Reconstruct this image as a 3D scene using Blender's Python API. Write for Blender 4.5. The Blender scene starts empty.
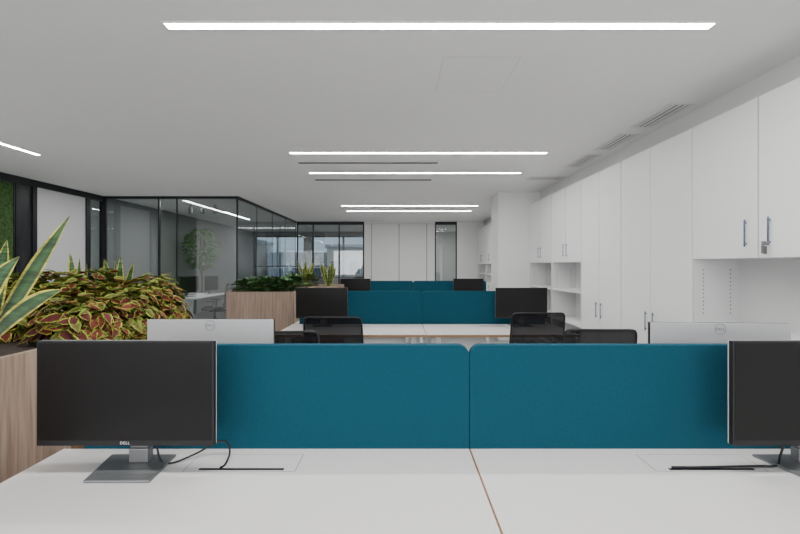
import bpy, bmesh, math, random
from mathutils import Vector, Matrix
random.seed(7)
C = bpy.context.scene.collection
PI = math.pi

# ---------------------------------------------------------------- materials
def mat(name, col, rough=0.5, metal=0.0, var=0.0, vscale=20.0, bump=0.0, bscale=200.0, spec=None, see=0.0):
    m = bpy.data.materials.new(name); m.use_nodes = True
    nt = m.node_tree; b = nt.nodes['Principled BSDF']
    b.inputs['Base Color'].default_value = (*col, 1)
    b.inputs['Roughness'].default_value = rough
    b.inputs['Metallic'].default_value = metal
    if spec is not None: b.inputs['Specular IOR Level'].default_value = spec
    if see: b.inputs['Alpha'].default_value = 1-see
    tc = nt.nodes.new('ShaderNodeTexCoord')
    n = nt.nodes.new('ShaderNodeTexNoise'); n.inputs['Scale'].default_value = vscale; n.inputs['Detail'].default_value = 4
    nt.links.new(tc.outputs['Object'], n.inputs['Vector'])
    r = nt.nodes.new('ShaderNodeValToRGB')
    r.color_ramp.elements[0].position = .3; r.color_ramp.elements[1].position = .7
    r.color_ramp.elements[0].color = (*[max(0, c*(1-var)) for c in col], 1)
    r.color_ramp.elements[1].color = (*[min(1, c*(1+var)) for c in col], 1)
    nt.links.new(n.outputs['Fac'], r.inputs['Fac']); nt.links.new(r.outputs['Color'], b.inputs['Base Color'])
    if bump:
        n2 = nt.nodes.new('ShaderNodeTexNoise'); n2.inputs['Scale'].default_value = bscale; n2.inputs['Detail'].default_value = 3
        nt.links.new(tc.outputs['Object'], n2.inputs['Vector'])
        bp = nt.nodes.new('ShaderNodeBump'); bp.inputs['Strength'].default_value = bump; bp.inputs['Distance'].default_value = .002
        nt.links.new(n2.outputs['Fac'], bp.inputs['Height']); nt.links.new(bp.outputs['Normal'], b.inputs['Normal'])
    return m

def wood_mat():
    m = bpy.data.materials.new('planter_wood'); m.use_nodes = True
    nt = m.node_tree; b = nt.nodes['Principled BSDF']; b.inputs['Roughness'].default_value = .55
    tc = nt.nodes.new('ShaderNodeTexCoord'); mp = nt.nodes.new('ShaderNodeMapping')
    mp.inputs['Scale'].default_value = (30, 30, 1.6)
    nt.links.new(tc.outputs['Object'], mp.inputs['Vector'])
    n = nt.nodes.new('ShaderNodeTexNoise'); n.inputs['Scale'].default_value = 1.8; n.inputs['Detail'].default_value = 8; n.inputs['Distortion'].default_value = .5
    nt.links.new(mp.outputs['Vector'], n.inputs['Vector'])
    r = nt.nodes.new('ShaderNodeValToRGB')
    r.color_ramp.elements[0].position = .3; r.color_ramp.elements[1].position = .72
    r.color_ramp.elements[0].color = (.21, .14, .10, 1); r.color_ramp.elements[1].color = (.385, .29, .22, 1)
    nt.links.new(n.outputs['Fac'], r.inputs['Fac']); nt.links.new(r.outputs['Color'], b.inputs['Base Color'])
    return m

def leaf_mat(name, rough=.45, band=False):
    m = bpy.data.materials.new(name); m.use_nodes = True
    nt = m.node_tree; b = nt.nodes['Principled BSDF']; b.inputs['Roughness'].default_value = rough
    b.inputs['Specular IOR Level'].default_value = .3
    a = nt.nodes.new('ShaderNodeAttribute'); a.attribute_name = 'Col'
    tc = nt.nodes.new('ShaderNodeTexCoord'); mp = nt.nodes.new('ShaderNodeMapping')
    mp.inputs['Scale'].default_value = (4, 4, 45) if band else (60, 60, 60)
    nt.links.new(tc.outputs['Object'], mp.inputs['Vector'])
    n = nt.nodes.new('ShaderNodeTexNoise'); n.inputs['Scale'].default_value = 1.5; n.inputs['Detail'].default_value = 3
    nt.links.new(mp.outputs['Vector'], n.inputs['Vector'])
    mr = nt.nodes.new('ShaderNodeMapRange')
    mr.inputs['From Min'].default_value = .38; mr.inputs['From Max'].default_value = .62
    mr.inputs['To Min'].default_value = .5 if band else .75; mr.inputs['To Max'].default_value = 1.3 if band else 1.2
    nt.links.new(n.outputs['Fac'], mr.inputs['Value'])
    mx = nt.nodes.new('ShaderNodeVectorMath'); mx.operation = 'SCALE'
    nt.links.new(a.outputs['Color'], mx.inputs[0]); nt.links.new(mr.outputs['Result'], mx.inputs['Scale'])
    nt.links.new(mx.outputs['Vector'], b.inputs['Base Color'])
    return m

def glass_mat(name, tint=(.86, .9, .9), f0=.05):
    """thin clear pane: transparent with a Schlick reflection that is the same from both sides"""
    m = bpy.data.materials.new(name); m.use_nodes = True
    nt = m.node_tree; nt.nodes.clear()
    o = nt.nodes.new('ShaderNodeOutputMaterial'); mix = nt.nodes.new('ShaderNodeMixShader')
    t = nt.nodes.new('ShaderNodeBsdfTransparent'); t.inputs['Color'].default_value = (*tint, 1)
    g = nt.nodes.new('ShaderNodeBsdfGlossy'); g.inputs['Roughness'].default_value = .01
    lw = nt.nodes.new('ShaderNodeLayerWeight'); lw.inputs['Blend'].default_value = .5
    p = nt.nodes.new('ShaderNodeMath'); p.operation = 'POWER'; p.inputs[1].default_value = 5
    q = nt.nodes.new('ShaderNodeMath'); q.operation = 'MULTIPLY_ADD'; q.inputs[1].default_value = .6; q.inputs[2].default_value = f0
    nt.links.new(lw.outputs['Facing'], p.inputs[0]); nt.links.new(p.outputs[0], q.inputs[0])
    nt.links.new(q.outputs[0], mix.inputs[0]); nt.links.new(t.outputs[0], mix.inputs[1]); nt.links.new(g.outputs[0], mix.inputs[2])
    nt.links.new(mix.outputs[0], o.inputs['Surface'])
    return m

def emis_mat(name, col, s):
    m = bpy.data.materials.new(name); m.use_nodes = True
    nt = m.node_tree; nt.nodes.clear()
    o = nt.nodes.new('ShaderNodeOutputMaterial'); e = nt.nodes.new('ShaderNodeEmission')
    e.inputs['Color'].default_value = (*col, 1); e.inputs['Strength'].default_value = s
    nt.links.new(e.outputs[0], o.inputs['Surface'])
    return m

M = dict(
    wall=mat('white_wall_paint', (.74, .74, .73), .8, var=.01, bump=.05),
    greywall=mat('grey_wall_paint', (.26, .265, .27), .8, var=.02, bump=.05),
    ceil=mat('ceiling_paint', (.84, .84, .83), .85, var=.01, bump=.04),
    floor=mat('grey_carpet', (.46, .46, .46), .95, var=.15, vscale=60, bump=.4, bscale=600),
    cab=mat('white_lacquer', (.86, .86, .86), .42, var=.006),
    cabin=mat('cabinet_interior', (.64, .64, .64), .5, var=.01),  # niche panels greyed: shade of the recess put into their colour
    seam=mat('shadow_gap', (.012, .012, .012), .8),
    desk=mat('white_laminate', (.65, .635, .63), .42, var=.01, vscale=40),
    edge=mat('plywood_edge', (.27, .15, .07), .6, var=.3, vscale=80),
    flapgap=mat('flap_gap', (.25, .24, .235), .6),
    hatchgap=mat('hatch_joint', (.5, .5, .5), .7),
    blue=mat('teal_fabric', (.012, .066, .100), .95, var=.26, vscale=272, bump=1.0, bscale=500, spec=.1),
    clamp=mat('white_metal', (.7, .7, .7), .35, metal=.2),
    black=mat('black_plastic', (.010, .010, .011), .45, var=.1, spec=.35),
    frame=mat('black_aluminium', (.010, .011, .014), .4, metal=.3),
    darkpan=mat('dark_panel', (.02, .021, .024), .25),
    mesh=mat('black_mesh_fabric', (.012, .012, .014), .9, var=.4, vscale=700, bump=.6, bscale=700, spec=.15),
    seethru=mat('see_through_mesh', (.010, .010, .012), .9, var=.4, vscale=900, bump=.5, bscale=900, spec=.1, see=.06),
    screen=mat('screen_glass', (.008, .0075, .0075), .3, var=.02, spec=.22),
    rear=mat('rear_cover_silver', (.46, .46, .47), .5, metal=.1),
    steel=mat('stand_steel', (.20, .205, .21), .38, metal=.5),
    logo=mat('logo_grey', (.6, .6, .62), .4),
    logod=mat('logo_dark_grey', (.10, .11, .13), .4, metal=.2),
    chrome=mat('chrome_blue', (.20, .24, .34), .25, metal=.8),
    soil=mat('dark_soil', (.035, .024, .017), .95, var=.5, vscale=60, bump=1, bscale=80),
    wood=wood_mat(),
    coleus=leaf_mat('coleus_leaf', .7), snake=leaf_mat('snake_leaf', .4, True), green=leaf_mat('green_leaf', .4),
    stem=mat('green_stem', (.12, .13, .04), .6, var=.2),
    bark=mat('bark', (.13, .085, .055), .8, var=.3),
    glass=glass_mat('partition_glass', (.74, .77, .77), .11), glass2=glass_mat('window_glass', (.92, .95, .97), .04),
    frost=mat('frosted_door', (.52, .53, .53), .5, var=.01),
    moss=mat('moss', (.028, .070, .013), .95, var=.7, vscale=30, bump=1, bscale=60),
    lit=emis_mat('led_diffuser', (1, .985, .96), 64), 
    vent=mat('vent_white', (.74, .74, .74), .5), slot=mat('slot_dark', (.03, .03, .03), .7), slotg=mat('slot_grey', (.26, .26, .26), .7),
    groove=mat('door_groove', (.12, .12, .12), .7),
    build=mat('facade_render', (.5, .47, .43), .9, var=.1), build2=mat('facade_grey', (.3, .33, .36), .9, var=.1),
    bwin=mat('facade_glass', (.05, .08, .12), .15), ground=mat('street', (.2, .2, .2), .9, var=.1),
    pot=mat('grey_pot', (.25, .25, .25), .6, var=.1),
)

# ---------------------------------------------------------------- helpers
def box(bm, x0, x1, y0, y1, z0, z1):
    vs = [bm.verts.new(p) for p in ((x0,y0,z0),(x1,y0,z0),(x1,y1,z0),(x0,y1,z0),(x0,y0,z1),(x1,y0,z1),(x1,y1,z1),(x0,y1,z1))]
    fs = []
    for f in ((3,2,1,0),(4,5,6,7),(0,1,5,4),(1,2,6,5),(2,3,7,6),(3,0,4,7)):
        fs.append(bm.faces.new([vs[i] for i in f]))
    return fs

def prism_y(bm, pts, y0, y1):
    a = [bm.verts.new((x, y0, z)) for x, z in pts]; b = [bm.verts.new((x, y1, z)) for x, z in pts]
    bm.faces.new(a); bm.faces.new(b[::-1])
    n = len(pts)
    for i in range(n):
        bm.faces.new((a[(i+1) % n], a[i], b[i], b[(i+1) % n]))

def prism_z(bm, pts, z0, z1, top_scale=None):
    a = [bm.verts.new((x, y, z0)) for x, y in pts]; b = [bm.verts.new((x, y, z1)) for x, y in pts]
    bm.faces.new(a[::-1]); bm.faces.new(b)
    n = len(pts)
    for i in range(n):
        bm.faces.new((a[i], a[(i+1) % n], b[(i+1) % n], b[i]))

def lathe(bm, prof, n=20, cx=0, cy=0):
    rings = []
    for r, z in prof:
        rings.append([bm.verts.new((cx + max(r, .0005)*math.cos(2*PI*i/n), cy + max(r, .0005)*math.sin(2*PI*i/n), z)) for i in range(n)])
    for a, b in zip(rings, rings[1:]):
        for i in range(n):
            bm.faces.new((a[i], a[(i+1) % n], b[(i+1) % n], b[i]))
    bm.faces.new(rings[0][::-1]); bm.faces.new(rings[-1])

def spline(pts, k=6):
    P = [Vector(p) for p in pts]; out = []
    for i in range(len(P)-1):
        p0 = P[max(i-1, 0)]; p1 = P[i]; p2 = P[i+1]; p3 = P[min(i+2, len(P)-1)]
        for j in range(k):
            t = j/k
            out.append(.5*((2*p1)+(p2-p0)*t+(2*p0-5*p1+4*p2-p3)*t*t+(3*p1-p0-3*p2+p3)*t**3))
    out.append(P[-1]); return out

def tube(bm, pts, r, n=8, closed=False, flat=1.0):
    P = [Vector(p) for p in pts]; rings = []; N = len(P); prev = None
    for i in range(N):
        if closed: t = P[(i+1) % N]-P[i-1]
        else: t = P[min(i+1, N-1)]-P[max(i-1, 0)]
        t.normalize()
        if prev is None:
            h = Vector((0, 0, 1)) if abs(t.z) < .9 else Vector((1, 0, 0))
            u = t.cross(h).normalized()
        else:
            u = (prev - t*prev.dot(t)).normalized()
        prev = u; w = t.cross(u)
        rr = r[i] if isinstance(r, (list, tuple)) else r
        rings.append([bm.verts.new(P[i]+(u*math.cos(2*PI*k/n)+w*math.sin(2*PI*k/n)*flat)*rr) for k in range(n)])
    rng = range(N) if closed else range(N-1)
    for i in rng:
        a, b = rings[i], rings[(i+1) % N]
        for k in range(n):
            bm.faces.new((a[k], a[(k+1) % n], b[(k+1) % n], b[k]))
    if not closed:
        bm.faces.new(rings[0][::-1]); bm.faces.new(rings[-1])

def obj(name, bm, m, parent=None, smooth=False, bevel=0, seg=2, loc=None):
    if bevel: bmesh.ops.remove_doubles(bm, verts=bm.verts, dist=1e-6)
    bmesh.ops.recalc_face_normals(bm, faces=bm.faces)
    me = bpy.data.meshes.new(name); bm.to_mesh(me); bm.free()
    ms = m if isinstance(m, (list, tuple)) else [m]
    for x in ms: me.materials.append(x)
    if smooth:
        for p in me.polygons: p.use_smooth = True
    o = bpy.data.objects.new(name, me); C.objects.link(o)
    if parent: o.parent = parent
    if loc: o.location = loc
    if bevel:
        bv = o.modifiers.new('bevel', 'BEVEL'); bv.width = bevel; bv.segments = seg; bv.limit_method = 'ANGLE'; bv.angle_limit = .6
    return o

def bx(name, dims, m, parent=None, bevel=0, seg=2):
    bm = bmesh.new(); box(bm, *dims); return obj(name, bm, m, parent, bevel=bevel, seg=seg)

def tag(o, label, cat, group=None):
    o['label'] = label; o['category'] = cat
    if group: o['group'] = group
    return o
def thing(name, label, cat, loc=(0, 0, 0), rz=0, group=None):
    o = bpy.data.objects.new(name, None); C.objects.link(o); o.empty_display_size = .1
    o.location = loc; o.rotation_euler = (0, 0, rz)
    return tag(o, label, cat, group)
def struct(o): o['kind'] = 'structure'; return o
def sbx(name, dims, m, bevel=0): return struct(bx(name, dims, m, bevel=bevel))
def copy_tree(o, parent=None):
    c = o.copy(); C.objects.link(c); c.parent = parent
    for ch in list(o.children): copy_tree(ch, c)
    return c
def dup(o, loc, rz, label, group=None):
    c = copy_tree(o); c.location = loc; c.rotation_euler = (0, 0, rz); c['label'] = label
    if group: c['group'] = group
    return c

def text_mesh(s, size, m, name, parent, matrix):
    cu = bpy.data.curves.new('txt', 'FONT'); cu.body = s; cu.size = size; cu.align_x = 'CENTER'; cu.align_y = 'CENTER'; cu.extrude = .0003
    cu.space_character = 1.15
    t = bpy.data.objects.new('txt', cu); C.objects.link(t)
    bpy.context.view_layer.update()
    me = bpy.data.meshes.new_from_object(t.evaluated_get(bpy.context.evaluated_depsgraph_get()))
    bpy.data.objects.remove(t); bpy.data.curves.remove(cu)
    me.transform(matrix); me.name = name; me.materials.clear(); me.materials.append(m)
    o = bpy.data.objects.new(name, me); C.objects.link(o); o.parent = parent
    return o

# ---------------------------------------------------------------- camera
CZ = 1.46; F = 402.0
cam = bpy.data.cameras.new('camera'); cam.sensor_width = 36; cam.lens = F/800*36; cam.clip_start = .05
co = bpy.data.objects.new('camera', cam); C.objects.link(co); co.location = (0, 0, CZ); co.rotation_euler = (PI/2, 0, 0)
cam.shift_y = -1.2/800
bpy.context.scene.camera = co

# ---------------------------------------------------------------- room shell
H = 2.91
XL, XR = -6.2, 2.97
YF, YB, YW = -4.0, 13.2, 17.0
sbx('floor', (XL-.3, XR+.2, YF-.1, YW+.2, -.1, 0), M['floor'])
sbx('ceiling', (XL-.3, XR+.2, YF-.1, YW+.2, H, H+.12), M['ceil'])
sbx('wall_right', (XR, XR+.15, YF, YW, 0, H), M['wall'])
sbx('trim_1', (2.75, XR, YF, 7.9, 2.672, H), M['wall'])               # bulkhead over the cabinets
sbx('trim_3', (2.75, XR, 8.5, YB, 2.672, H), M['wall'])
sbx('wall_behind', (XL, XR, YF-.1, YF, 0, H), M['wall'])
# left wall, black glazed frame and white door
bm = bmesh.new(); box(bm, XL-.12, XL, YF, 4.6, 0, H); box(bm, XL-.12, XL-.06, 4.6, 8.4, 0, H)
struct(obj('wall_left', bm, M['wall']))
sbx('wall_office_left', (XL-.12, XL, 8.4, YW, 0, H), M['greywall'])
bm = bmesh.new()
box(bm, XL-.06, XL+.03, 4.6, 8.4, 2.80, H)
for a, b in ((4.6, 4.66), (6.46, 6.54), (6.76, 6.84), (7.92, 8.02), (8.37, 8.4)): box(bm, XL-.06, XL+.03, a, b, 0, 2.80)
struct(obj('trim_2', bm, M['frame']))
sbx('door_1', (XL-.05, XL, 6.84, 7.92, 0, 2.80), M['frost'])
sbx('trim_7', (XL-.05, XL, 6.54, 6.76, 0, 2.80), M['darkpan'])
sbx('window_1', (XL-.01, XL, 8.02, 8.37, 0, 2.80), M['glass'])
t = thing('moss_panel', 'green moss wall panel in a black frame at the far left', 'wall panel', (XL, 4.67, .25))
bx('moss', (-.04, .015, 0.02, 1.76, 0.02, 2.53), M['moss'], t)
bm = bmesh.new()
box(bm, -.04, .025, 0, .02, 0, 2.55); box(bm, -.04, .025, 1.76, 1.78, 0, 2.55); box(bm, -.04, .025, .02, 1.76, 0, .02); box(bm, -.04, .025, .02, 1.76, 2.53, 2.55)
obj('frame', bm, M['frame'], t)

# glass room: front pane plane y=8.4, side plane x=-3.4
GY, GX = 8.4, -3.4
bm = bmesh.new()
box(bm, XL+.03, GX+.03, GY-.03, GY+.03, H-.05, H)
box(bm, GX-.03, GX+.03, GY+.03, YB, H-.05, H)
box(bm, XL+.03, GX+.03, GY-.03, GY+.03, 0, .06)
box(bm, GX-.03, GX+.03, GY+.03, YB, 0, .06)
for x, hw in ((XL+.05, .018), (-5.03, .018), (-4.66, .009), (GX, .014)): box(bm, x-hw, x+hw, GY-.02, GY+.02, .06, H-.05)
for y in (9.55, 10.7, 11.9, 13.1): box(bm, GX-.006, GX+.006, y-.006, y+.006, .06, H-.05)
struct(obj('trim_4', bm, M['frame']))
k = 2
xs = (XL+.05, -5.03, -4.66, GX)
for a, b in zip(xs, xs[1:]):
    sbx('window_%d' % k, (a+.018, b-.018, GY-.004, GY+.004, .06, H-.05), M['glass']); k += 1
ys = (GY, 9.55, 10.7, 11.9, 13.1)
for a, b in zip(ys, ys[1:]):
    sbx('window_%d' % k, (GX-.004, GX+.004, a+.02, b-.006, .06, H-.05), M['glass']); k += 1

# back partition at y = 13.2
bm = bmesh.new()
box(bm, 1.87, XR, YB, YB+.1, 0, H)
struct(obj('wall_back', bm, M['wall']))
bm = bmesh.new()
for x0, x1 in ((GX, -1.17), (1.14, 1.87)):
    box(bm, x0, x1, YB, YB+.06, H-.1, H); box(bm, x0, x1, YB, YB+.06, 0, .06)
for x in (GX+.03, -2.85, -2.0, -1.2): box(bm, x-.022, x+.022, YB, YB+.06, .06, H-.1)
for x in (1.16, 1.85): box(bm, x-.02, x+.02, YB, YB+.06, .06, H-.1)
struct(obj('trim_5', bm, M['frame']))
for a, b in ((GX+.06, -2.88), (-2.82, -2.03), (-1.97, -1.23), (1.18, 1.83)):
    sbx('window_%d' % k, (a, b, YB+.025, YB+.035, .06, H-.1), M['glass']); k += 1
# facade with windows
bm = bmesh.new()
box(bm, XL-.1, -1.1, YW, YW+.2, 0, .95); box(bm, XL-.1, -1.1, YW, YW+.2, 2.72, H)
box(bm, XL-.1, XL+.05, YW, YW+.2, .95, 2.72); box(bm, -4.05, -3.75, YW, YW+.2, .95, 2.72)
struct(obj('wall_facade', bm, M['greywall']))
sbx('wall_facade_right', (-1.1, XR, YW, YW+.2, 0, H), M['wall'])
bm = bmesh.new()
WX = ((XL+.05, -5.2), (-5.2, -4.05), (-3.75, -2.4), (-2.4, -1.1))
for a, b in WX:
    box(bm, a, a+.04, YW+.05, YW+.12, .95, 2.72); box(bm, b-.04, b, YW+.05, YW+.12, .95, 2.72)
    box(bm, a+.04, b-.04, YW+.05, YW+.12, .95, 1.0); box(bm, a+.04, b-.04, YW+.05, YW+.12, 2.67, 2.72)
    box(bm, a+.04, b-.04, YW+.05, YW+.12, 1.42, 1.46)
struct(obj('trim_6', bm, M['frame']))
for a, b in WX:
    sbx('window_%d' % k, (a+.04, b-.04, YW+.08, YW+.09, 1.0, 2.67), M['glass2']); k += 1
# column standing against the end of the cabinet run
sbx('wall_column', (1.93, XR, 7.905, 8.5, 0, H), M['wall'])

# world + buildings outside
w = bpy.data.worlds.new('world'); bpy.context.scene.world = w; w.use_nodes = True
w.node_tree.nodes['Background'].inputs['Color'].default_value = (.72, .85, 1, 1)
w.node_tree.nodes['Background'].inputs['Strength'].default_value = 1.2
sbx('ground', (-60, 40, YW+.4, 90, -8.2, -8), M['ground'])
def building(x0, x1, y, h, m, label, rows, cols):
    t = thing('building', label, 'building', ((x0+x1)/2, y, -8), 0, 'buildings outside the windows')
    W = (x1-x0)/2
    bx('facade', (-W, W, 0, 8, 0, h), m, t)
    bx('roof', (-W-.2, W+.2, -.2, 8.2, h, h+.4), M['build2'], t)
    for r in range(rows):
        for c in range(cols):
            cx = -W+(c+.5)*2*W/cols; z = h-1.3-r*3.0
            f = bx('window', (cx-.7, cx+.7, -.06, 0, z-1.6, z), M['wall'], t)
            bx('pane', (cx-.6, cx+.6, -.08, -.06, z-1.5, z-.1), M['bwin'], f)
building(-24, -16, 42, 12, M['build'], 'beige apartment block outside the leftmost window', 3, 3)
building(-15, -8.5, 46, 10.6, M['build2'], 'grey low block seen through the windows beside the pillar', 3, 3)
building(-8, -2, 44, 11.4, M['build'], 'beige block outside the windows behind the back glass', 3, 3)

# ---------------------------------------------------------------- ceiling fittings
def strip(x0, x1, y0, y1, label, group='linear ceiling lights'):
    cx, cy = (x0+x1)/2, (y0+y1)/2; a, b = (x1-x0)/2, (y1-y0)/2
    t = thing('linear_ceiling_light', label, 'ceiling light', (cx, cy, H), 0, group)
    bm = bmesh.new(); e = .012
    box(bm, -a-e, a+e, -b-e, -b, -.006, 0); box(bm, -a-e, a+e, b, b+e, -.006, 0)
    box(bm, -a-e, -a, -b, b, -.006, 0); box(bm, a, a+e, -b, b, -.006, 0)
    obj('frame', bm, M['vent'], t)
    bx('diffuser', (-a, a, -b, b, -.004, 0), M['lit'], t)
LX0, LX1 = .235-1.645, .235+1.645
strip(LX0, LX1, 2.395, 2.455, 'long glowing linear ceiling light nearest the top of the view')
strip(LX0, LX1, 5.125, 5.185, 'glowing linear ceiling light just in front of the first dark slot')
strip(LX0, LX1, 6.235, 6.295, 'glowing linear ceiling light between the two dark ceiling slots')
strip(LX0, LX1, 9.675, 9.735, 'linear ceiling light far down the room, nearer of the far pair')
strip(LX0, LX1, 10.585, 10.645, 'linear ceiling light furthest down the room, nearest the white wardrobe')
strip(-4.75, -4.69, 2.2, 5.25, 'linear ceiling light running lengthwise at far left of the ceiling')
strip(-4.75, -4.69, 10.8, 12.6, 'short linear ceiling light inside the glass room')
def lamp(name, loc, sx, sy, e, rot=(0, 0, 0), col=(1, .985, .96)):
    l = bpy.data.lights.new(name, 'AREA'); l.shape = 'RECTANGLE'; l.size = sx; l.size_y = sy; l.energy = e; l.color = col
    o = bpy.data.objects.new(name, l); C.objects.link(o); o.location = loc; o.rotation_euler = rot
for y in (1.3, -2.3): lamp('strip_lamp', (.235, y, H-.02), 3.3, .09, 56)
lamp('window_daylight', (-1.5, YF+.1, 1.7), 7, 1.8, 220, (PI/2, 0, 0), (.95, .97, 1))  # added soft fill behind the camera; the wall there has no window
lamp('far_room_lamp', (-1, 15.1, H-.03), 4, .1, 34)  # added fill lights that brighten the far room, no fittings modelled
lamp('far_room_lamp', (1.7, 15.4, H-.03), 1.4, .1, 24)
lamp('far_room_lamp', (-4.7, 15.1, H-.03), 2.4, .1, 22)
lamp('glass_room_lamp', (-4.72, 9.5, H-.02), .08, 1.6, 46)  # added fill to brighten the glass room, not a visible fitting
lamp('left_bay_lamp', (-4.72, 7.0, H-.02), .08, 2.0, 34)  # added fill over the left bay, not a visible fitting

for i, y in enumerate((5.66, 6.78)):
    t = thing('slot_diffuser', ('dark slim ceiling air slot behind the second glowing light', 'dark slim ceiling air slot behind the third glowing light')[i], 'air diffuser', (-.45, y, H), 0, 'dark ceiling slots')
    hw = .036+.012*i
    bm = bmesh.new(); box(bm, -.98, .98, -hw-.01, -hw, -.003, 0); box(bm, -.98, .98, hw, hw+.01, -.003, 0); obj('rim', bm, M['vent'], t)
    bx('slot', (-.98, .98, -hw, hw, -.003, 0), M['slot'], t)
def vent(x0, x1, y0, y1, label, n=3, back='slotg', sw=.014):
    t = thing('ceiling_vent', label, 'vent', ((x0+x1)/2, (y0+y1)/2, H), 0, 'ceiling air vents above the cabinets')
    a, b = (x1-x0)/2, (y1-y0)/2; bm = bmesh.new(); e = .03
    box(bm, -a, a, -b, -b+e, -.006, 0); box(bm, -a, a, b-e, b, -.006, 0); box(bm, -a, -a+e, -b+e, b-e, -.006, 0); box(bm, a-e, a, -b+e, b-e, -.006, 0)
    obj('frame', bm, M['vent'], t)
    bx('backing', (-a+e, a-e, -b+e, b-e, -.002, 0), M[back], t)
    bm = bmesh.new()
    for i in range(n):
        x = -a+e+(i+.5)*(2*a-2*e)/n; box(bm, x-sw, x+sw, -b+e, b-e, -.005, -.003)
    obj('slats', bm, M['vent'], t)
vent(2.41, 2.63, 3.58, 4.22, 'white ceiling vent nearest the camera above the tall cabinets')
vent(2.41, 2.63, 4.40, 5.02, 'white ceiling vent, second of the row above the tall cabinets')
vent(2.41, 2.63, 5.22, 5.90, 'white ceiling vent, third of the row above the tall cabinets')
vent(2.1, 2.7, 6.5, 6.8, 'crosswise white ceiling vent just before the column', 8, 'slotg', .02)
t = thing('ceiling_hatch', 'flush white access hatch outlined in the ceiling', 'hatch', (.57, 3.07, H))
bm = bmesh.new()
box(bm, -.27, -.267, -.28, .28, -.001, 0); box(bm, .267, .27, -.28, .28, -.001, 0); box(bm, -.267, .267, -.28, -.277, -.001, 0); box(bm, -.267, .267, .277, .28, -.001, 0)
obj('joint', bm, M['hatchgap'], t); bx('panel', (-.267, .267, -.277, .277, -.001, 0), M['ceil'], t)

# ---------------------------------------------------------------- cabinets along the right
XC = 2.55; TOP = 2.666; UB = 1.515; LT = .97; G = .006
def handle(door, y, z, L=.2):
    bm = bmesh.new()
    box(bm, XC-.018, XC-.013, y-.007, y+.007, z-L/2, z+L/2)
    box(bm, XC-.014, XC-.001, y-.005, y+.005, z-L/2+.015, z-L/2+.03); box(bm, XC-.014, XC-.001, y-.005, y+.005, z+L/2-.03, z+L/2-.015)
    return obj('handle', bm, M['chrome'], door, bevel=.0015)
def doors(t, ys, z0, z1, hz, ins=.06):
    ds = []
    for i, (a, b) in enumerate(zip(ys, ys[1:])):
        d = bx('door', (XC, XC+.018, a+G, b-G, z0+.003, z1-.003), M['cab'], t, bevel=.001)
        if hz: handle(d, (b-ins) if i % 2 == 0 else (a+ins), hz)
        ds.append(d)
    return ds
def carcass(t, y0, y1, z0, z1):
    bx('body', (XC+.0185, XR-.005, y0+.001, y1-.001, z0, z1), M['cab'], t)
    bx('shadow_gap', (XC+.0181, XC+.0186, y0+.001, y1-.001, z0+.01, z1-.01), M['seam'], t)
GRPU, GRPB, GRPT, GRPN = 'white wall cabinets', 'white base cabinets', 'tall white cupboards', 'open shelf niches'
def upper(ys, label, ins=.06):
    t = thing('wall_cabinet', label, 'cabinet', (0, 0, 0), 0, GRPU); carcass(t, ys[0], ys[-1], UB, TOP); return t, doors(t, ys, UB, TOP, 1.70, ins)
def base(ys, label):
    t = thing('base_cabinet', label, 'cabinet', (0, 0, 0), 0, GRPB); carcass(t, ys[0], ys[-1], .08, LT-.03)
    doors(t, ys, .08, LT-.03, .8)
    bx('plinth', (XC+.05, XR-.005, ys[0], ys[-1], 0, .08), M['seam'], t)
    bx('counter_top', (XC-.01, XR-.005, ys[0], ys[-1], LT-.03, LT), M['cab'], t, bevel=.002)
    return t
def niche(y0, y1, label, shelves=(), zb=LT):
    t = thing('shelf_niche', label, 'shelf', (0, 0, 0), 0, GRPN)
    for y, d in ((y0, 1), (y1-.018, -1)):
        bm = bmesh.new(); box(bm, XC+.004, XR-.02, y+.0005, y+.0175, zb+.0005, UB-.0005)
        yf = y+.0175 if d > 0 else y+.0005            # face towards the inside of the niche
        for x in (XC+.085, XR-.10):                     # rows of shelf-pin holes drilled in the panel
            for i in range(12):
                z = LT+.08+i*.034
                vs = [bm.verts.new((x+.0058*math.cos(a*PI/4), yf+d*.0005, z+.0058*math.sin(a*PI/4))) for a in range(8)]
                bm.faces.new(vs).material_index = 1
        obj('side_panel', bm, [M['cabin'], M['seam']], t)
    bx('back_panel', (XR-.02, XR-.006, y0+.0005, y1-.0005, zb+.0005, UB-.0005), M['cabin'], t)
    for z in shelves: bx('shelf', (XC+.02, XR-.02, y0+.018, y1-.018, z, z+.024), M['cab'], t)
    if zb < .5: bx('plinth', (XC+.04, XR-.006, y0, y1, 0, zb), M['cab'], t)

u, ds = upper((2.23, 2.863, 3.51), 'white wall cabinet nearest the camera, keys hanging from its lock', .095)
hd = [c for c in ds[0].children][0]
bm = bmesh.new(); lathe(bm, [(.014, 0), (.014, .012), (.010, .016)], 14)
bmesh.ops.transform(bm, matrix=Matrix.Translation((XC-.018, 2.768, 1.615)) @ Matrix.Rotation(-PI/2, 4, 'Y'), verts=bm.verts)
obj('lock', bm, M['steel'], hd, smooth=False)
bm = bmesh.new()
box(bm, XC-.060, XC-.035, 2.766, 2.770, 1.60, 1.63); box(bm, XC-.055, XC-.051, 2.757, 2.778, 1.545, 1.60); box(bm, XC-.047, XC-.043, 2.745, 2.768, 1.54, 1.595)
obj('keys', bm, M['steel'], hd)
base((2.23, 2.863, 3.51), 'white base cabinet under the nearest open niche')
niche(2.23, 3.509, 'open white niche with peg holes beneath the nearest wall cabinet')
def tall(ys, label):
    t = thing('tall_cabinet', label, 'cabinet', (0, 0, 0), 0, GRPT); carcass(t, ys[0], ys[-1], .08, TOP)
    doors(t, ys, .08, TOP, .89); bx('plinth', (XC+.05, XR-.005, ys[0], ys[-1], 0, .08), M['seam'], t)
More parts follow.
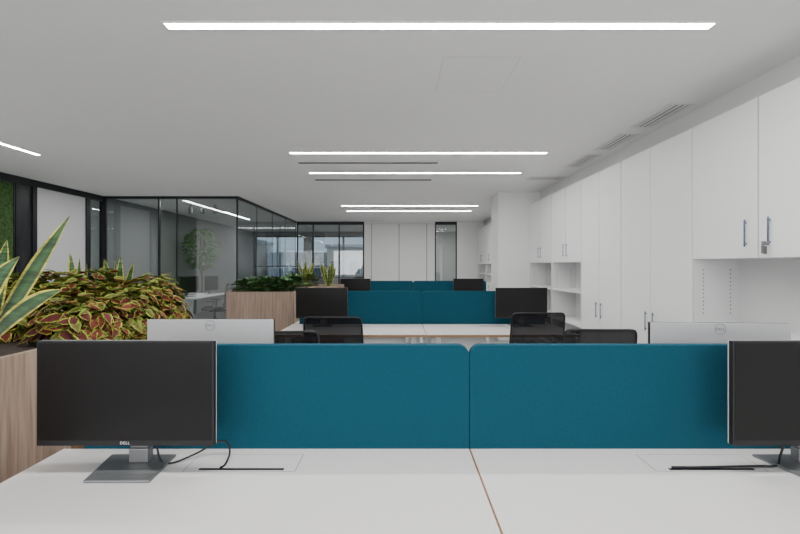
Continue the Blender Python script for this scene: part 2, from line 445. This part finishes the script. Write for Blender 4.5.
tall((3.511, 4.10, 4.64), 'tall white two-door cupboard beside the nearest open niche')
tall((4.642, 5.15, 5.66), 'tall white two-door cupboard further back, beside the small wall cabinets')
upper((5.662, 6.2, 6.77), 'white wall cabinet adjoining the tall cupboards')
upper((6.772, 7.33, 7.9), 'white wall cabinet next to the column')
niche(5.662, 6.77, 'open white shelf bay adjoining the tall cupboards', (.10, .58, 1.06), .1)
niche(6.772, 7.9, 'open white shelf bay next to the column', (.10, .58, 1.06), .1)
far = ((9.9, 10.45, 10.98), (10.982, 11.5, 12.05), (12.052, 12.6, 13.15))
fl = ('just past the column', 'second past the column', 'in the far corner by the back glass')
for ys_, l in zip(far, fl):
    upper(ys_, 'white wall cabinet ' + l); base(ys_, 'white base cabinet ' + l); niche(ys_[0], ys_[-1], 'open white niche ' + l, (1.2,))
# wardrobe at the back
t = thing('wardrobe', 'tall white wardrobe with flat doors on the back wall', 'cabinet', (0, YB, 0))
bx('body', (-1.17, 1.14, -.1, .1, 0, H-.08), M['groove'], t)
for a, b in ((-1.17, -.93), (-.93, -.03), (-.03, .87), (.87, 1.14)): bx('door', (a+.009, b-.009, -.125, -.1, .05, H-.09), M['wall'], t, bevel=.002)
bx('cornice', (-1.17, 1.14, -.118, .1, H-.08, H-.002), M['wall'], t)

# ---------------------------------------------------------------- benches
DL, DM, DR = -1.326, .274, 1.874
DZ = .74
rows = (1.6, 4.99, 8.38)
def bench(x0, x1, yc, flap, label):
    t = thing('bench_desk', label, 'desk', ((x0+x1)/2, yc, 0), 0, 'white bench desks'); a = (x1-x0)/2-.0008
    for s in (-1, 1):
        bm = bmesh.new(); e = .003
        y0_, y1_ = min(s*.0185, s*.8), max(s*.0185, s*.8)
        fs = box(bm, -a+e, a-e, y0_, y1_, DZ-.025, DZ)
        for f in fs[2:]: f.material_index = 1
        for q in (-1, 1):                                 # plywood edge banding, seen as a thin brown line
            for f in box(bm, min(q*a, q*(a-e)), max(q*a, q*(a-e)), y0_, y1_, DZ-.025, DZ-.0004): f.material_index = 1
        obj('worktop', bm, [M['desk'], M['edge']], t)
        fx0, fx1 = flap[0]-(x0+x1)/2, flap[1]-(x0+x1)/2
        ya, yb = (-.19, -.07) if s < 0 else (.07, .19)
        bm = bmesh.new(); e = .003
        box(bm, fx0-e, fx1+e, ya-e, ya, DZ, DZ+.0006); box(bm, fx0-e, fx1+e, yb, yb+e, DZ, DZ+.0006)
        box(bm, fx0-e, fx0, ya, yb, DZ, DZ+.0006); box(bm, fx1, fx1+e, ya, yb, DZ, DZ+.0006)
        fl_ = bx('cable_flap', (fx0, fx1, ya, yb, DZ, DZ+.001), M['desk'], t)
        obj('flap_joint', bm, M['flapgap'], fl_)
        bx('brush_slot', (fx0+.05, fx1-.04, ya+.004, ya+.015, DZ+.001, DZ+.003), M['black'], fl_)
        for x in (-a+.1, a-.16):
            bm = bmesh.new(); y1_ = s*.72; y0_ = s*.1
            box(bm, x, x+.06, min(y1_, y1_-s*.05), max(y1_, y1_-s*.05), 0, DZ-.025)
            obj('leg', bm, M['clamp'], t, bevel=.004)
    bm = bmesh.new()
    for x in (-a+.1, a-.16): box(bm, x, x+.06, -.665, .665, DZ-.08, DZ-.0255)
    box(bm, -a+.16, a-.16, -.03, .03, DZ-.08, DZ-.04)
    obj('frame_rail', bm, M['clamp'], t)
bl = (('white desk filling the lower left foreground beside the wooden planter', 'white desk in the lower right foreground, right of the brown seam'),
      ('white desk in the second row, left half beside the leafy planter', 'white desk in the second row, right half nearest the cupboards'),
      ('white desk in the farthest row, left half', 'white desk in the farthest row, right half'))
for i, (y, (a, b)) in enumerate(zip(rows, bl)):
    bench(DL, DM, y, (-.76, -.37), a); bench(DM, DR if i < 2 else 1.80, y, (.90, 1.29), b)
def rounded(x0, x1, z0, z1, r, n=8):
    pts = [(x0, z0), (x1, z0)]
    for i in range(n+1):
        a = i/n*PI/2; pts.append((x1-r+r*math.cos(a), z1-r+r*math.sin(a)))
    for i in range(n+1):
        a = PI/2+i/n*PI/2; pts.append((x0+r+r*math.cos(a), z1-r+r*math.sin(a)))
    return pts
def divider(x0, x1, yc, label):
    t = thing('desk_divider', label, 'divider', ((x0+x1)/2, yc, DZ), 0, 'teal fabric desk dividers'); a = (x1-x0)/2
    bm = bmesh.new(); prism_y(bm, rounded(-a, a, -.004, .408, .042), -.018, .018)
    obj('panel', bm, M['blue'], t, bevel=.0025, seg=2)
    for x in (-a+.25, a-.25):
        bx('clamp', (x-.03, x+.03, -.012, .012, -.04, -.0042), M['black'], t)
dl = (('large teal fabric divider in the foreground, left of the centre gap', 'large teal fabric divider in the foreground, right of the centre gap'),
      ('teal divider on the second desk row, left half', 'teal divider on the second desk row, right half'),
      ('small distant teal divider on the farthest row, left half', 'small distant teal divider on the farthest row, right half'))
for y, (a, b) in zip(rows, dl):
    divider(DL+.08, DM-.0008, y, a); divider(DM+.0008, DR-.08, y, b)

# ---------------------------------------------------------------- monitors
def make_monitor(label):
    t = thing('computer_monitor', label, 'monitor', (0, 0, 0), 0, 'desktop monitors')
    bm = bmesh.new(); prism_z(bm, [(-.095, -.10), (.125, -.10), (.11, .09), (-.135, .09)], 0, .009)
    obj('base', bm, M['steel'], t, bevel=.003)
    bm = bmesh.new(); prism_z(bm, [(-.025, .02), (.045, .02), (.045, .055), (-.025, .055)], .009, .06)
    box(bm, -.022, .042, .025, .05, .06, .34); obj('neck', bm, M['steel'], t, bevel=.004)
    W, z0, z1 = .308, .094, .458
    bm = bmesh.new(); prism_y(bm, [(-W, z0), (W, z0), (W, z1), (-W, z1)], -.034, -.0145); obj('bezel', bm, M['black'], t, bevel=.002)
    bm = bmesh.new(); box(bm, -W, W, -.0144, -.009, z0, z1)
    box(bm, -W+.09, W-.09, -.009, .014, z0+.04, z1-.13)
    obj('rear_cover', bm, M['rear'], t, bevel=.004)
    bx('vesa_plate', (-.07, .08, .0142, .0248, .17, .30), M['rear'], t, bevel=.003)
    bx('screen', (-W+.006, W-.006, -.0348, -.0341, z0+.02, z1-.006), M['screen'], t)
    text_mesh('DELL', .0138, M['logo'], 'logo_lettering', t, Matrix.Translation((0, -.0348, z0+.0105)) @ Matrix.Rotation(PI/2, 4, 'X'))
    R = Matrix.Rotation(PI, 4, 'Z') @ Matrix.Rotation(PI/2, 4, 'X')
    lg = text_mesh('DELL', .016, M['logod'], 'logo_lettering', t, Matrix.Translation((.0, -.0085, .430)) @ R)
    bm = bmesh.new(); tube(bm, [(.024*math.cos(i/28*2*PI), -.0084, .430+.024*math.sin(i/28*2*PI)) for i in range(28)], .0009, 5, closed=True)
    obj('logo_ring', bm, M['logod'], t)
    return t
mon = make_monitor('black monitor in the left foreground in front of the teal divider')
def place(o, x, y, rz): o.location = (x, y, DZ); o.rotation_euler = (0, 0, rz)
place(mon, -.955, 1.43, 0)
GM = 'desktop monitors'
dup(mon, (1.465, 1.43, DZ), 0, 'black monitor cut off by the right edge, in front of the teal divider')
dup(mon, (-.925, 1.95, DZ), PI, 'silver monitor back rising behind the left foreground divider')
dup(mon, (1.465, 1.83, DZ), PI-.06, 'silver monitor back rising behind the right foreground divider')
dup(mon, (-.935, 4.83, DZ), 0, 'black monitor on the second row at the left, beside the leafy planter')
dup(mon, (1.45, 4.83, DZ), 0, 'black monitor on the second row at the right, before the cupboards')
dup(mon, (-.91, 8.25, DZ), 0, 'small distant black monitor on the farthest row, left')
dup(mon, (1.40, 8.25, DZ), 0, 'small distant black monitor on the farthest row, right')

def cable(pts, label, r=.0032):
    bm = bmesh.new(); tube(bm, spline(pts, 7), r, 7); tag(obj('monitor_cable', bm, M['black'], smooth=True), label, 'cable', 'black monitor cables')
cable([(-.90, 1.487, .80), (-.885, 1.475, .765), (-.86, 1.46, .7445), (-.82, 1.465, .7445), (-.76, 1.51, .758), (-.70, 1.54, .785), (-.66, 1.535, .785), (-.635, 1.50, .765), (-.63, 1.45, .745), (-.635, 1.42, .7475)],
      'black cable looping from the left foreground monitor to the desk flap', .0036)
cable([(1.42, 1.487, .80), (1.39, 1.47, .765), (1.35, 1.44, .7445), (1.28, 1.43, .7475), (1.18, 1.425, .7485), (1.06, 1.42, .7485), (.96, 1.42, .7485)],
      'black cable lying along the desk flap beside the right foreground monitor', .004)

# ---------------------------------------------------------------- chairs (facing +y, backrest at -y)
def make_chair(label):
    t = thing('office_chair', label, 'chair', (0, 0, 0), 0, 'black mesh office chairs')
    bm = bmesh.new(); lathe(bm, [(.045, .06), (.045, .12), (.035, .13)], 16)
    for i in range(5):
        a = i*2*PI/5+.3; d = Vector((math.cos(a), math.sin(a), 0)); tube(bm, [d*.03+Vector((0, 0, .105)), d*.16+Vector((0, 0, .095)), d*.29+Vector((0, 0, .075))], [.028, .022, .015], 8)
    b = obj('base', bm, M['black'], t, smooth=True)
    for i in range(5):
        a = i*2*PI/5+.3; bm = bmesh.new(); lathe(bm, [(.0, -.02), (.024, -.018), (.027, -.008), (.027, .008), (.024, .018), (0, .02)], 14)
        bmesh.ops.transform(bm, matrix=Matrix.Translation((.29*math.cos(a), .29*math.sin(a), .0275)) @ Matrix.Rotation(a+.6, 4, 'Z') @ Matrix.Rotation(PI/2, 4, 'X'), verts=bm.verts)
        box(bm, .29*math.cos(a)-.006, .29*math.cos(a)+.006, .29*math.sin(a)-.006, .29*math.sin(a)+.006, .03, .068)
        obj('caster', bm, M['black'], b)
    bm = bmesh.new(); lathe(bm, [(.028, .125), (.028, .28), (.018, .281), (.018, .425)], 16); obj('gas_lift', bm, M['black'], t)
    bm = bmesh.new(); box(bm, -.24, .24, -.20, .25, .45, .52); o = obj('seat', bm, M['mesh'], t, bevel=.03, seg=4)
    bx('tilt_mechanism', (-.09, .09, -.14, .1, .415, .4495), M['black'], t, bevel=.01)
    def P(u, v):
        zz = .585+.475*v; hw = .222+.008*math.sin(v*PI)
        return Vector((hw*u, -.245-.05*v+.02*math.sin(v*PI)+.012*u*u, zz))
    ring = []; n = 88
    for i in range(n):
        a = 2*PI*i/n; ca, sa = math.cos(a), math.sin(a)
        ring.append((math.copysign(abs(ca)**.13, ca), .5+.5*math.copysign(abs(sa)**.13, sa)))
    bm = bmesh.new(); K = 7                             # mesh panel: concentric rings that follow the frame outline
    gr = [[bm.verts.new(P(u*q/K*.995, .5+(v-.5)*q/K*.995)) for u, v in ring] for q in range(1, K+1)]
    cv = bm.verts.new(P(0, .5))
    for i in range(n):
        bm.faces.new((cv, gr[0][i], gr[0][(i+1) % n]))
        for q in range(K-1): bm.faces.new((gr[q][i], gr[q+1][i], gr[q+1][(i+1) % n], gr[q][(i+1) % n]))
    obj('backrest', bm, M['seethru'], t, smooth=True)
    bm = bmesh.new(); tube(bm, [P(u, v) for u, v in ring], .008, 8, closed=True); obj('back_frame', bm, M['black'], t, smooth=True)
    bm = bmesh.new(); tube(bm, spline([(0, -.12, .432), (0, -.27, .44), (0, -.305, .52), (0, -.285, .66), (0, -.28, .74)]), .02, 8)
    tube(bm, [(-.2, -.262, .80), (-.1, -.285, .79), (0, -.288, .785), (.1, -.285, .79), (.2, -.262, .80)], .013, 8)
    tube(bm, [(0, -.28, .74), (0, -.288, .785)], .018, 8); obj('back_support', bm, M['black'], t, smooth=True)
    for s_ in (-1, 1):
        bm = bmesh.new(); tube(bm, spline([(s_*.1, 0, .435), (s_*.25, 0, .44), (s_*.275, 0, .5), (s_*.275, 0, .655)]), .014, 8)
        ar = obj('armrest', bm, M['black'], t, smooth=True)
        bx('arm_pad', (s_*.275-.035, s_*.275+.035, -.12, .13, .655, .68), M['black'], ar, bevel=.01, seg=3)
    return t
ch = make_chair('black mesh chair at the second row, left, its back to the camera')
ch.location = (-.515, 3.40, 0); ch.rotation_euler = (0, 0, -.03)
dup(ch, (1.165, 3.68, 0), .03, 'black mesh chair at the second row, right, its back to the camera')
dup(ch, (1.26, 2.79, 0), -.03, 'black chair whose flat top shows behind the right foreground divider')
dup(ch, (-.74, 2.72, 0), .06, 'black chair whose top shows behind the left foreground divider, beside the silver monitor')
# ---------------------------------------------------------------- glass room furniture
t = thing('meeting_desk', 'white desk inside the glass room', 'desk', (-5.0, 9.75, 0))
bm = bmesh.new(); fs = box(bm, -.62, .5, -.95, .95, DZ-.03, DZ); obj('worktop', bm, M['cab'], t, bevel=.003)
for y in (-.93, .90): bx('end_panel', (-.58, .46, y, y+.03, 0, DZ-.03), M['cab'], t)
dup(mon, (-4.95, 9.35, DZ), PI/2-.08, 'small monitor on the glass room desk, nearest the glass front')
dup(mon, (-4.85, 10.3, DZ), PI/2-.08, 'small monitor on the glass room desk, farthest back')
dup(mon, (-5.25, 9.95, DZ), PI/2-.3, 'small monitor on the glass room desk, between the two others')
dup(ch, (-4.24, 9.2, 0), PI/2+.3, 'black chair inside the glass room, nearer of two')
dup(ch, (-4.18, 10.25, 0), PI/2-.1, 'black chair inside the glass room, farther of two')
for i, (x, y, l) in enumerate(((-5.0, 9.6, 'leftmost'), (-4.72, 9.6, 'middle'), (-4.42, 9.6, 'rightmost'))):
    t = thing('ceiling_spotlight', 'black cylinder ceiling spotlight in the glass room, %s of three' % l, 'spotlight', (x, y, H), 0, 'black ceiling spotlights')
    bm = bmesh.new(); lathe(bm, [(.03, -.012), (.03, 0)], 16); obj('mount', bm, M['black'], t)
    bm = bmesh.new(); lathe(bm, [(.006, -.06), (.006, -.012)], 8); obj('stem', bm, M['black'], t)
    bm = bmesh.new(); lathe(bm, [(.04, -.2), (.045, -.19), (.045, -.06), (.02, -.058)], 16); obj('shade', bm, M['black'], t)

# ---------------------------------------------------------------- plants
def leaf(bm, cl, base, d, up, L, W, edge, mid, cen, droop=.4, n=5, serr=0.0, broad=False):
    d = d.normalized(); side = d.cross(up)
    if side.length < 1e-3: side = d.cross(Vector((1, 0, 0)))
    side.normalize(); nn = side.cross(d); rows_ = []
    S = (-1, -.82, -.70, 0, .70, .82, 1) if broad else (-1, -.5, 0, .5, 1)
    for i in range(n+1):
        t = i/n
        if broad: w = (math.sin(PI*t**.58)**.95)*.5+.012 if t < 1 else .006
        else: w = (math.sin(PI*min(1, t**.75))**.8)*.5+.02 if t < 1 else .015
        if serr and 0 < i < n: w *= 1+serr*(1 if i % 2 else -1)
        p = base+d*(t*L*(1-.15*droop*t))-nn*(droop*t*t*L*.55)
        r = []
        for s in S:
            v = bm.verts.new(p+side*(s*W*w)+nn*(abs(s)*W*.10))
            tip = t > .93
            if broad: c = edge if (abs(s) > .75 or t > .95) else (mid if abs(s) == .70 else cen)
            else: c = edge if (abs(s) == 1 or tip) else (mid if abs(s) == .5 else cen)
            v[cl] = (*c, 1); r.append(v)
        rows_.append(r)
    for a, b in zip(rows_, rows_[1:]):
        for k in range(len(S)-1): bm.faces.new((a[k], a[k+1], b[k+1], b[k]))
def jit(c, a): f = 1+random.uniform(-a, a); return tuple(max(0, x*f) for x in c)

def bush(name, label, cat, loc, R, Hh, nleaf, L, W, cols, m, group, droop=.5, serr=0, zmin=.0, broad=False, hang=False):
    t = thing(name, label, cat, loc, 0 if hang else random.uniform(0, 6), group)
    bm = bmesh.new(); cl = bm.verts.layers.float_color.new('Col')
    for i in range(nleaf):
        a = random.uniform(0, 2*PI); q = random.random()
        el = math.asin(random.uniform(.0, 1)**.9)
        rr = random.uniform(.68, 1.06) if broad else random.uniform(.78, 1.0)
        if hang and random.random() < .28:              # leaves that spill over the planter's edge
            a = random.uniform(-.9, .9); el = random.uniform(-.45, .1); rr = random.uniform(.95, 1.08)
        p = Vector((R*rr*math.cos(el)*math.cos(a), R*rr*math.cos(el)*math.sin(a), zmin+Hh*rr*math.sin(el)))
        nrm = Vector((math.cos(a)*math.cos(el), math.sin(a)*math.cos(el), math.sin(el)+.25)).normalized()
        c = random.choice(cols)
        if broad:
            if el > .8 and random.random() < .4: c = cols[-1]     # fresh greener leaves on top
            down = (Vector((math.cos(a), math.sin(a), 0))*math.sin(el)+Vector((0, 0, -1))*math.cos(el))
            d = Matrix.Rotation(random.uniform(-1.3, 1.3), 3, nrm) @ (down+nrm*random.uniform(.15, .9))
            up = nrm+Vector((random.uniform(-.4, .4), random.uniform(-.4, .4), random.uniform(-.1, .4)))
        else:
            d = Vector((math.cos(a)*math.cos(el*.6), math.sin(a)*math.cos(el*.6), .15+.35*math.sin(el)-.25*(1-math.sin(el))))
            d = Matrix.Rotation(random.uniform(-.7, .7), 3, 'Z') @ d
            up = Vector((random.uniform(-.3, .3), random.uniform(-.3, .3), 1))
        leaf(bm, cl, p-d.normalized()*L*.4, d, up, L*random.uniform(.65, 1.25), W*random.uniform(.75, 1.15), jit(c[0], .25), jit(c[1], .25), jit(c[2], .25), droop*random.uniform(.4, 1.3), 6 if broad else 5, serr, broad)
    bm.normal_update()
    obj('foliage', bm, m, t, smooth=True)
    bm = bmesh.new()
    for i in range(9):
        a = i*2*PI/9; tube(bm, [(0.02*math.cos(a), .02*math.sin(a), -.01), (R*.4*math.cos(a), R*.4*math.sin(a), zmin+Hh*.45), (R*.7*math.cos(a), R*.7*math.sin(a), zmin+Hh*.65)], .004, 5)
    obj('stems', bm, M['stem'], t)
    return t
def strap(bm, cl, p0, p1, p2, W, hint, n=18, fold=.10):
    p0, p1, p2 = Vector(p0), Vector(p1), Vector(p2); rows_ = []
    E = (.50, .45, .075); G1 = (.028, .070, .026); G2 = (.055, .125, .048)
    for i in range(n+1):
        t = i/n; p = p0*(1-t)**2+p1*2*t*(1-t)+p2*t*t
        tg = ((p1-p0)*(1-t)+(p2-p1)*t).normalized(); side = tg.cross(Vector(hint)).normalized(); nn = side.cross(tg)
        w = W*.5*(.55+.75*t if t < .5 else .925)*(1 if t < .62 else max(.02, 1-((t-.62)/.38)**1.8))
        r = []
        for s, c in ((-1, E), (-.76, E), (-.67, G1), (0, G2), (.67, G1), (.76, E), (1, E)):
            v = bm.verts.new(p+side*(s*w)+nn*(abs(s)*w*fold)); v[cl] = (*c, 1); r.append(v)
        rows_.append(r)
    for a, b in zip(rows_, rows_[1:]):
        for k in range(6): bm.faces.new((a[k], a[k+1], b[k+1], b[k]))
def snake(label, loc, leaves, group='variegated snake plants'):
    t = thing('snake_plant', label, 'plant', loc, 0, group)
    for (p0, p1, p2, W, h) in leaves:
        bm = bmesh.new(); cl = bm.verts.layers.float_color.new('Col'); strap(bm, cl, p0, p1, p2, W, h); obj('leaf', bm, M['snake'], t, smooth=True)
    return t
def rand_leaves(n, Hh, spread, W):
    out = []
    for i in range(n):
        a = i*2.4+random.uniform(-.3, .3); r = spread*random.uniform(.3, 1); h = Hh*random.uniform(.65, 1)
        ca, sa = math.cos(a), math.sin(a)
        out.append(((.02*ca, .02*sa, 0), (.02*ca+r*.3*ca, .02*sa+r*.3*sa, h*.55), (r*ca, r*sa, h), W, (random.uniform(-.5, .5), -1, 0)))
    return out

PZ = 1.125
def planter(x0, x1, y0, y1, label):
    t = thing('planter_box', label, 'planter', ((x0+x1)/2, (y0+y1)/2, 0), 0, 'wooden planter boxes'); a, b = (x1-x0)/2, (y1-y0)/2; w_ = .025
    bx('side_panel', (-a, -a+w_, -b, b, .05, PZ), M['wood'], t, bevel=.002); bx('side_panel', (a-w_, a, -b, b, .05, PZ), M['wood'], t, bevel=.002)
    bx('end_panel', (-a+w_, a-w_, -b, -b+w_, .05, PZ), M['wood'], t, bevel=.002); bx('end_panel', (-a+w_, a-w_, b-w_, b, .05, PZ), M['wood'], t, bevel=.002)
    bx('plinth', (-a+.04, a-.04, -b+.04, b-.04, 0, .06), M['black'], t)
    bm = bmesh.new(); box(bm, -a+w_, a-w_, -b+w_, b-w_, PZ-.25, PZ-.03); obj('soil', bm, M['soil'], t)
planter(-2.40, -1.45, .95, 2.80, 'large wooden planter in the left foreground holding coleus and snake plants')
planter(-2.24, -1.36, 5.18, 6.3, 'wooden planter with dark green bushy plants beside the second desk row')
planter(-1.95, -1.02, 6.55, 7.35, 'farthest wooden planter, behind the second desk row and its left monitor')
SZ = PZ-.03
# foreground coleus
CC = [((.28, .34, .035), (.10, .014, .010), (.075, .008, .007)), ((.23, .31, .035), (.11, .022, .010), (.085, .010, .008)), ((.32, .32, .04), (.15, .034, .014), (.12, .018, .012)), ((.20, .31, .04), (.15, .20, .028), (.11, .05, .014))]
for i, (x, y, hh) in enumerate(((-1.58, 1.98, .20), (-1.93, 2.02, .25), (-2.25, 1.96, .23), (-1.56, 2.27, .25), (-1.87, 2.30, .32), (-2.20, 2.28, .31), (-1.57, 2.56, .28), (-1.88, 2.54, .34), (-2.19, 2.52, .33))):
    hg = x > -1.7
    bush('coleus', 'red and lime leaved coleus in the large foreground planter', 'plant', (x, y, SZ+(.03 if hg else 0)), .19 if hg else .155, hh, 560 if hg else 470, .070, .044, CC, M['coleus'], 'coleus plants in the foreground planter', .4, .08, broad=True, hang=hg)
# foreground snake plant (specific leaves)
snake('tall yellow-edged snake plant at the left edge of the photo', (-1.66, 1.58, SZ), [
    ((.03, -.02, 0), (.21, -.06, .24), (.445, -.10, .55), .10, (-.3, -1, .2)),
    ((.02, -.03, 0), (.20, -.08, .20), (.45, -.14, .28), .10, (-.2, -1, .5)),
    ((.0, -.05, 0), (.10, -.12, .24), (.26, -.10, .40), .088, (.2, -1, .1)),
    ((-.04, -.02, 0), (-.1, -.05, .25), (-.14, -.08, .5), .09, (0, -1, 0)),
    ((0, .05, 0), (-.05, .12, .25), (-.08, .2, .48), .09, (0, -1, 0)),
])
snake('snake plant behind the coleus, left one of the two', (-2.16, 2.70, SZ), rand_leaves(8, .45, .10, .05))
snake('snake plant behind the coleus, right one of the two', (-1.90, 2.71, SZ), rand_leaves(8, .45, .10, .05))
# second planter
GC = [((.03, .085, .022), (.04, .11, .03), (.07, .15, .05)), ((.05, .12, .03), (.06, .14, .035), (.10, .18, .06)), ((.02, .06, .02), (.03, .08, .025), (.05, .10, .04))]
GC2 = [[tuple(1.15*x for x in cc) for cc in c] for c in GC]
for x, y in ((-2.08, 5.38), (-1.80, 5.36), (-1.51, 5.38), (-2.05, 5.76), (-1.76, 5.78), (-1.50, 5.75)):
    bush('leafy_plant', 'dark green bushy plant in the second planter', 'plant', (x, y, SZ), .125, .19+random.uniform(0, .06), 90, .14, .075, GC2, M['green'], 'bushy plants in the second planter', .35)
# third planter
YG = [((.20, .24, .05), (.15, .21, .05), (.12, .19, .05)), ((.13, .2, .05), (.11, .18, .04), (.11, .18, .04))]
for x, y in ((-1.80, 6.74), (-1.50, 6.76)):
    bush('leafy_plant', 'yellow-green bushy plant in the farthest planter', 'plant', (x, y, SZ), .12, .26, 110, .12, .055, YG, M['green'], 'bushy plants in the farthest planter', .4)
snake('small distant snake plant at the left of the farthest planter', (-1.64, 7.05, SZ), rand_leaves(11, .46, .17, .06))
snake('small distant snake plant at the right corner of the farthest planter', (-1.20, 6.76, SZ), rand_leaves(14, .44, .19, .06))
# tree in the glass room
t = thing('potted_tree', 'slim green leafy tree in a pot inside the glass room', 'plant', (-5.6, 11.3, 0))
bm = bmesh.new(); lathe(bm, [(.16, 0), (.2, .38), (.185, .38), (.18, .33)], 24); obj('pot', bm, M['pot'], t)
bm = bmesh.new(); tube(bm, spline([(0, 0, .33), (.03, .02, 1.0), (-.02, 0, 1.6), (0, 0, 2.2)]), .018, 8)
for a, z in ((0, 1.5), (2.1, 1.7), (4.2, 1.85), (1, 2.0), (3.1, 1.4)): tube(bm, [(0, 0, z), (.18*math.cos(a), .18*math.sin(a), z+.2), (.34*math.cos(a), .34*math.sin(a), z+.33)], .007, 6)
obj('trunk', bm, M['bark'], t, smooth=True)
bm = bmesh.new(); cl = bm.verts.layers.float_color.new('Col')
for i in range(420):
    a = random.uniform(0, 2*PI); z = random.uniform(-1, 1); r = math.sqrt(max(0, 1-z*z))*random.uniform(.3, 1)
    d = Vector((math.cos(a), math.sin(a), random.uniform(-.5, .3)))
    c = [tuple(1.7*x for x in cc) for cc in random.choice(GC)]; leaf(bm, cl, Vector((.42*r*math.cos(a), .42*r*math.sin(a), 1.95+.55*z)), d, Vector((random.uniform(-.6, .6), random.uniform(-1, 0), 1)), .18, .06, c[0], c[1], c[2], .5, 4)
obj('foliage', bm, M['green'], t, smooth=True)
